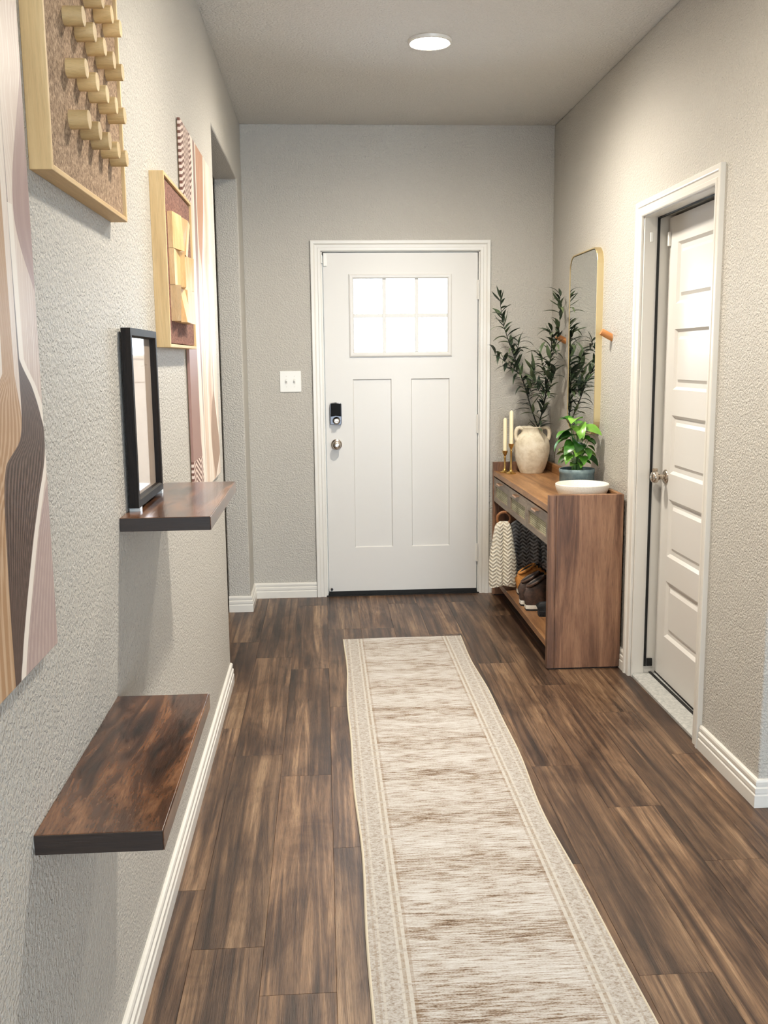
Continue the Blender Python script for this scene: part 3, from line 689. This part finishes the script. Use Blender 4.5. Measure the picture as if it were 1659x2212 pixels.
def resample(pts, step):
    out = [pts[0]]; acc = 0
    for a, b in zip(pts, pts[1:]):
        L = (b-a).length; q = step-acc
        while q <= L: out.append(a.lerp(b, q/L)); q += step
        acc = (acc+L) % step
    return out
def branch(label, stems, seed, group):
    rnd = random.Random(seed)
    root = stems[0][0][0]
    t_ = thing('faux_branch', label, 'branch', root, group=group)
    k = 0
    for pts, r0, r1, start, dens in stems:
        n = len(pts); MB().tube(pts, [r0+(r1-r0)*i/(n-1) for i in range(n)], 7).build('stem', 'twig', t_)
        sp = resample(pts, dens); total = len(sp)
        for i in range(1, total):
            s_ = i/(total-1) if total > 1 else 1
            if s_ < start: continue
            d = (sp[i]-sp[i-1]).normalized()
            for rep in range(rnd.choice((1, 2, 2))):
                for tr in range(12):
                    k += 1
                    phi = k*2.4+rnd.uniform(-.5, .5)
                    side = Vector((math.cos(phi), math.sin(phi)*.75, 0)); side = (side-d*side.dot(d)).normalized()
                    ang = rnd.uniform(.45, 1.15)
                    X = (d*math.cos(ang)+side*math.sin(ang)).normalized()
                    Z = (Vector((0, 0, 1))-X*X.z); Z = Z.normalized() if Z.length > .05 else side.cross(X).normalized()
                    Y = Z.cross(X); sc_ = rnd.uniform(.72, 1.12)
                    tip = sp[i]+X*.12*sc_
                    if tip.x > XR-.012 or tip.y > YB-.015 or tip.x < .935: continue
                    if MY0-.02 < tip.y < MY1+.02 and tip.x > XR-.045: continue
                    M_ = Matrix(((X.x, Y.x, Z.x, 0), (X.y, Y.y, Z.y, 0), (X.z, Y.z, Z.z, 0), (0, 0, 0, 1)))
                    M_ = Matrix.Translation(sp[i]-root) @ M_ @ Matrix.Scale(sc_, 4)
                    inst(rnd.choice(LM), 'leaf', t_, M_); break
    # a leaf at each tip is left by the loop above
def path(l): return [Vector(p) for p in l]
L1 = path([(1.249, 5.630, 0.828), (1.258, 5.620, 1.045), (1.221, 5.620, 1.145), (1.198, 5.610, 1.211), (1.168, 5.600, 1.302), (1.136, 5.580, 1.377), (1.093, 5.560, 1.478), (1.063, 5.550, 1.554), (1.037, 5.540, 1.624), (1.023, 5.540, 1.693), (1.015, 5.530, 1.760), (1.018, 5.530, 1.808)])
L2 = path([(1.198, 5.610, 1.211), (1.207, 5.580, 1.270), (1.214, 5.550, 1.332), (1.214, 5.530, 1.385)])
L3 = path([(1.152, 5.590, 1.340), (1.106, 5.550, 1.373), (1.050, 5.500, 1.413), (1.004, 5.470, 1.447), (0.969, 5.450, 1.468)])
L4 = path([(1.103, 5.570, 1.457), (1.136, 5.600, 1.509), (1.150, 5.620, 1.557)])
branch('dark green leafy branch leaning left in the cream vase', [(L1, .0042, .0015, .28, .020), (L2, .0022, .001, .1, .016), (L3, .0022, .001, .1, .016), (L4, .002, .001, .1, .018)], 11, 'leafy branches in the vase')
R1 = path([(1.256, 5.610, 0.830), (1.259, 5.600, 1.046), (1.278, 5.560, 1.166), (1.288, 5.530, 1.266), (1.295, 5.500, 1.392), (1.299, 5.480, 1.491), (1.299, 5.470, 1.558), (1.298, 5.470, 1.599)])
R2 = path([(1.297, 5.490, 1.436), (1.308, 5.460, 1.483), (1.321, 5.440, 1.539), (1.330, 5.420, 1.627), (1.331, 5.420, 1.711), (1.325, 5.420, 1.751), (1.335, 5.420, 1.794)])
R3 = path([(1.283, 5.550, 1.196), (1.251, 5.520, 1.240), (1.217, 5.490, 1.283), (1.191, 5.470, 1.326)])
R4 = path([(1.288, 5.530, 1.279), (1.266, 5.500, 1.358), (1.243, 5.470, 1.424), (1.224, 5.450, 1.481)])
R5 = path([(1.283, 5.540, 1.207), (1.293, 5.470, 1.280), (1.303, 5.430, 1.341), (1.311, 5.400, 1.385)])
branch('dark green leafy branch standing upright on the right of the vase', [(R1, .0042, .0018, .22, .020), (R2, .002, .001, .1, .019), (R3, .0018, .001, .3, .018), (R4, .002, .001, .1, .017), (R5, .002, .001, .1, .017)], 23, 'leafy branches in the vase')

def candlestick(x, y, h, label, clabel):
    t_ = thing('candlestick', label, 'candle holder', (x, y, TZ), group='brass candlesticks')
    prof = [(0, 0), (.030, 0), (.031, .003), (.028, .006), (.016, .011), (.009, .02), (.0062, .035), (.005, h*.5), (.0055, h-.045), (.0075, h-.038), (.005, h-.032), (.010, h-.024), (.0150, h-.012), (.0165, h-.003), (.019, h), (.0135, h), (.0125, h-.014), (0, h-.014)]
    MB().lathe(prof, (x, y, TZ), 24).build('holder', 'brass', t_)
    c = thing('candle', clabel, 'candle', (x, y, TZ+h-.013), group='ivory taper candles')
    MB().lathe([(0, 0), (.0115, 0), (.0115, .196), (.0085, .202), (.002, .207)], (x, y, TZ+h-.013), 18).build('wax', 'candle_wax', c)
    MB().tube([(x, y, TZ+h+.192), (x+.001, y, TZ+h+.200)], .0008, 6).build('wick', 'dark_gap', c)
candlestick(1.072, 5.650, .130, 'shorter brass candlestick, farther left on the console', 'ivory taper candle in the shorter brass holder')
candlestick(1.096, 5.585, .176, 'taller brass candlestick next to the vase', 'ivory taper candle in the taller brass holder')

bw = thing('bowl', 'shallow white ceramic bowl at the near end of the console', 'bowl', (1.228, 4.505, TZ))
prof = [(0, .0), (.078, .0), (.088, .004), (.108, .022), (.121, .046), (.1265, .066), (.1265, .076), (.123, .079), (.119, .075), (.112, .050), (.095, .030), (.07, .018), (0, .015)]
MB().lathe(prof, (1.228, 4.505, TZ), 48).build('shell', 'white_ceramic', bw)

PP = Vector((1.262, 4.735, TZ))
pp = thing('potted_pothos', 'green heart-leaved pothos in a ribbed blue-grey pot', 'potted plant', PP)
NS = 96
prof = [(0, 0), (.080, 0), (.084, .004), (.0855, .012), (.0855, .100), (.0875, .104), (.0885, .118), (.0865, .124), (.0835, .123), (.0825, .112), (.0825, .108)]
MB().lathe(prof, PP, NS, rib=lambda k, j_: (1.0 if k % 2 else .945) if 2 <= j_ <= 4 else 1.0).build('pot', 'pot_glaze', pp, sharp=60)
MB().lathe([(0, .112), (.04, .113), (.083, .108)], PP, 24).build('soil', 'soil', pp)
def heart(L, W, fold=.35, droop=.6, n=9):
    vs = []; fs = []
    for i in range(n+1):
        s_ = i/n
        w_ = W*.5*(math.sin(PI*min(1, (s_*.86+.14))**.62)**.85) if i < n else .0005
        a = droop*s_; x = L*math.sin(a)/droop; z = -L*(1-math.cos(a))/droop
        for k in (-1, -.5, 0, .5, 1):
            back = -.10*L*abs(k)**1.5 if i == 0 else 0
            vs.append((x+back, k*w_, z+abs(k)*w_*fold*(1-.4*abs(k))))
    for i in range(n):
        for k in range(4):
            q = i*5+k; fs.append((q, q+1, q+6, q+5))
    return vs, fs
HM = []
for L, W, fo, dr in ((.100, .082, .35, .9), (.092, .066, .6, 1.2), (.082, .060, .25, .6), (.106, .078, .45, 1.0)):
    v_, f_ = heart(L, W, fo, dr); me = MB().add(v_, f_, True).mesh('pothos_leaf', sharp=80); me.materials.append(MAT['pothos_leaf']); HM.append(me)
rnd = random.Random(5)
spec = [  # azimuth, radius, height above soil, scale, pitch
    (200, .055, .165, 1.05, .1), (255, .030, .185, 1.15, -.1), (315, .060, .175, 1.1, .0), (20, .050, .180, 1.2, .2), (95, .035, .190, 1.0, .4), (160, .05, .19, .8, 1.1),
    (180, .075, .130, 1.1, -.1), (225, .060, .115, .9, -.2), (270, .060, .120, 1.0, -.1), (300, .070, .095, .9, -.2), (345, .070, .120, 1.0, -.1), (130, .06, .14, .9, .1), (60, .05, .14, .9, .1),
    (190, .080, .085, .8, -.1), (240, .075, .070, .85, -.1), (280, .080, .065, .7, -.2), (320, .075, .060, .75, -.3), (205, .06, .045, .6, .2), (265, .07, .035, .5, .1), (350, .06, .080, .8, -.1),
    (100, .07, .09, .8, 0), (150, .07, .075, .8, 0), (30, .06, .07, .7, 0), (170, .045, .205, .8, .5), (275, .05, .16, .8, .1), (335, .045, .15, .8, .1), (210, .07, .155, .9, 0), (250, .055, .095, .8, -.1), (310, .08, .135, .8, -.1), (0, .075, .10, .8, -.2), (195, .07, .06, .7, -.1), (295, .06, .045, .6, 0), (225, .05, .03, .5, .3), (245, .02, .21, .9, .3), (232, .03, .145, .8, .2), (290, .03, .14, .75, .2), (215, .085, .10, .7, .2)]
for az, rr, h, s_, pit in spec:
    a = math.radians(az+rnd.uniform(-12, 12)); dirv = Vector((math.cos(a), math.sin(a), 0))
    b0 = PP+Vector((math.cos(a)*rr*.35, math.sin(a)*rr*.35, .112)); b1 = PP+dirv*rr*.75+Vector((0, 0, .112+h*1.22)); mid = (b0+b1)/2+Vector((0, 0, .02))-dirv*.012
    MB().tube([b0, mid, b1], [.0020, .0017, .0013], 6).build('leaf_stem', 'pothos_stem', pp)
    X = (dirv*math.cos(pit)+Vector((0, 0, math.sin(pit)))).normalized(); Y = Vector((0, 0, 1)).cross(X).normalized(); Z = X.cross(Y)
    roll = rnd.uniform(-.5, .5)
    Y, Z = Y*math.cos(roll)+Z*math.sin(roll), Z*math.cos(roll)-Y*math.sin(roll)
    L = .104*s_
    if b1.x+X.x*L > XR-.015: 
        s_ *= max(.3, (XR-.015-b1.x)/(X.x*L))
    M_ = Matrix(((X.x, Y.x, Z.x, 0), (X.y, Y.y, Z.y, 0), (X.z, Y.z, Z.z, 0), (0, 0, 0, 1)))
    inst(HM[rnd.randrange(4)], 'leaf', pp, Matrix.Translation(b1-PP) @ M_ @ Matrix.Scale(s_, 4))

# ------------------------------------------------------------------ under the console: hoops, throws, shoes
def hoop(c, r, mat, label):
    t_ = thing('throw_hoop', label, 'hanging ring', c, group='rings holding the throws')
    MB().tube([Vector(c)+Vector((r*math.cos(2*PI*i/28), 0, r*math.sin(2*PI*i/28))) for i in range(29)], .0075, 8, cap=False).build('ring', mat, t_)
    MB().tube([Vector(c)+Vector((0, 0, r-.004)), (c[0], c[1], .5895)], .004, 8).build('hanger', mat, t_)
def throw(cx, cy, z0, z1, wt, wb, dt, db, lobes, mat, label, skew=0.0, seed=1):
    t_ = thing('throw_blanket', label, 'blanket', (cx, cy, z0), group='throws under the console')
    N, Mz = 72, 40; vs = []; fs = []; rnd_ = random.Random(seed); ph = rnd_.uniform(0, 6)
    for jn in range(Mz+1):
        q = jn/Mz; e = 1-(1-q)**2.0 if q < 1 else 1                       # q: 0 top, 1 bottom
        wv = wt+(wb-wt)*min(1, q*1.6)**.8; dv = dt+(db-dt)*min(1, q*1.8)
        if q < .06: wv *= .72+.28*q/.06; dv *= .5+.5*q/.06
        if q > .97: wv *= .97; dv *= .9
        z = z1+(z0-z1)*q
        for i in range(N):
            a = 2*PI*i/N; c_, s_ = math.cos(a), math.sin(a)
            x = wv*.5*math.copysign(abs(c_)**.7, c_); y = dv*.5*math.copysign(abs(s_)**.7, s_)
            fold = 0
            for lx, dep, wd in lobes: fold += dep*math.exp(-(((x/wv*2)-lx)/wd)**2)
            y *= 1-fold*min(1, q*3+.3)
            y += .004*math.sin(x*60+q*3+ph)
            vs.append((cx+x+skew*q, cy+y, z+(.006*math.sin(x*45+ph) if q > .9 else 0)))
    for jn in range(Mz):
        for i in range(N): fs.append((jn*N+i, jn*N+(i+1) % N, (jn+1)*N+(i+1) % N, (jn+1)*N+i))
    m_ = MB(); m_.add(vs, fs, True); m_.add(vs[:N], [tuple(range(N))[::-1]], True); m_.add(vs[-N:], [tuple(range(N))], True)
    m_.build('cloth', mat, t_, sharp=70)
hoop((1.012, 5.350, .545), .038, 'ring_wood', 'tan ring holding the cream throw')
throw(1.008, 5.350, .158, .528, .080, .158, .05, .09, [(.05, .75, .10)], 'plush_cream', 'cream chevron plush throw hanging under the console', seed=3)
hoop((1.165, 5.52, .545), .040, 'black_metal', 'dark ring holding the grey throw')
throw(1.195, 5.52, .140, .510, .20, .27, .05, .09, [(-.45, .45, .12), (.1, .5, .12), (.55, .4, .1)], 'plush_grey', 'dark grey chevron plush throw hanging under the console', seed=8)

def shoe(x, y, L, W, H, mat, label, group=None, sole='rubber_white', low=False, rz=0.0):
    """heel towards the hall (-x), toe towards the wall"""
    z = .132; t_ = thing('shoe', label, 'shoe', (x, y, z), rz=rz, group=group)
    def half(s_):   # half width along the length
        return W*.5*(.62+.10*math.sin(s_*PI))*(1 if s_ > .08 else .75+.25*s_/.08) + W*.5*.26*math.exp(-((s_-.70)/.22)**2) if s_ < .93 else W*.5*.80*math.sqrt(max(.0, 1-((s_-.93)/.08)**2))*.9
    N = 26; out = [(x+L*s_/N*1.0, half(s_/N)) for s_ in range(N+1)]
    poly = [(a, y-h) for a, h in out]+[(a, y+h) for a, h in out[::-1]]
    MB().prism([(a, b) for a, b in poly], 2, z+.008, z+.030).build('midsole', sole, t_, bevel=.003)
    MB().prism([(x+(a-x)*.985+.002, y+(b-y)*.96) for a, b in poly], 2, z, z+.008).build('outsole', 'shoe_black', t_)
    def hgt(s_):
        if low: return .030+H*(.55*math.exp(-((s_-.55)/.3)**2)+.35)*(1 if s_ < .9 else math.sqrt(max(.02, (1-s_)/.1)))
        top_ = H*(.66+.34*(s_/.30)**1.5) if s_ < .30 else H*(1.0-.25*(s_-.30)) if s_ < .42 else H*(.97-1.45*(s_-.42)) if s_ < .75 else H*(.49-.35*(s_-.75))
        return max(.012, top_*(1 if s_ < .92 else math.sqrt(max(.02, (1.0-s_)/.08))))
    K = 14; vs = []; fs = []
    for i in range(N+1):
        s_ = i/N; h = half(s_)*.96; hh = hgt(s_)
        for k in range(K+1):
            a = PI*k/K; c_, q = math.cos(a), math.sin(a)
            narrow = 1-.22*q*(1 if s_ < .45 else .5)
            bulge = -.014*math.exp(-((q-.45)/.3)**2) if s_ < .05 else 0
            vs.append((x+L*s_+.004+bulge, y+h*narrow*math.copysign(abs(c_)**.6, c_), z+.026+hh*abs(q)**.62))
    for i in range(N):
        for k in range(K): q = i*(K+1)+k; fs.append((q, q+1, q+K+2, q+K+1))
    fs.append(tuple(range(K+1))); fs.append(tuple(range(N*(K+1), (N+1)*(K+1)))[::-1])
    u_ = MB().add(vs, fs, True).build('upper', mat, t_, sharp=60)
    if not low:
        cc = [(x+L*.20+L*.165*math.cos(a), y+W*.29*math.sin(a), z+.026+H*(.84+.18*math.cos(a))) for a in [2*PI*i/20 for i in range(21)]]
        MB().tube(cc, .008, 8, cap=False).build('collar', mat, t_)
        m_ = MB(); n_ = len(cc)-1; m_.add([(p[0], p[1], p[2]+.004) for p in cc[:-1]], [tuple(range(n_))]); m_.build('opening', 'shoe_black', t_)
        for q in range(4):
            s_ = .36+.075*q; zz = z+.028+hgt(s_)
            MB().tube([(x+L*s_, y-W*.22, zz-.008), (x+L*s_+.004, y-W*.1, zz+.004), (x+L*s_-.004, y+W*.1, zz+.005), (x+L*s_, y+W*.22, zz-.008)], .0028, 6).build('lace', 'shoe_black', t_)
        MB().box(x-.001, x+.012, y-.012, y+.012, z+.03, z+.03+H*.58).build('heel_tab', mat, t_, bevel=.003)
    return t_
shoe(1.071, 5.243, .265, .096, .140, 'suede_tan', 'tan suede boot with white sole behind the brown boots')
shoe(1.036, 4.998, .280, .090, .150, 'leather_brown', 'farther dark brown leather boot with white sole', 'brown leather boots')
shoe(1.044, 4.898, .280, .090, .150, 'leather_brown', 'nearer dark brown leather boot with white sole', 'brown leather boots')
shoe(1.085, 4.770, .235, .080, .045, 'shoe_black', 'low black slip-on shoe at the near end of the shelf', sole='shoe_black', low=True)
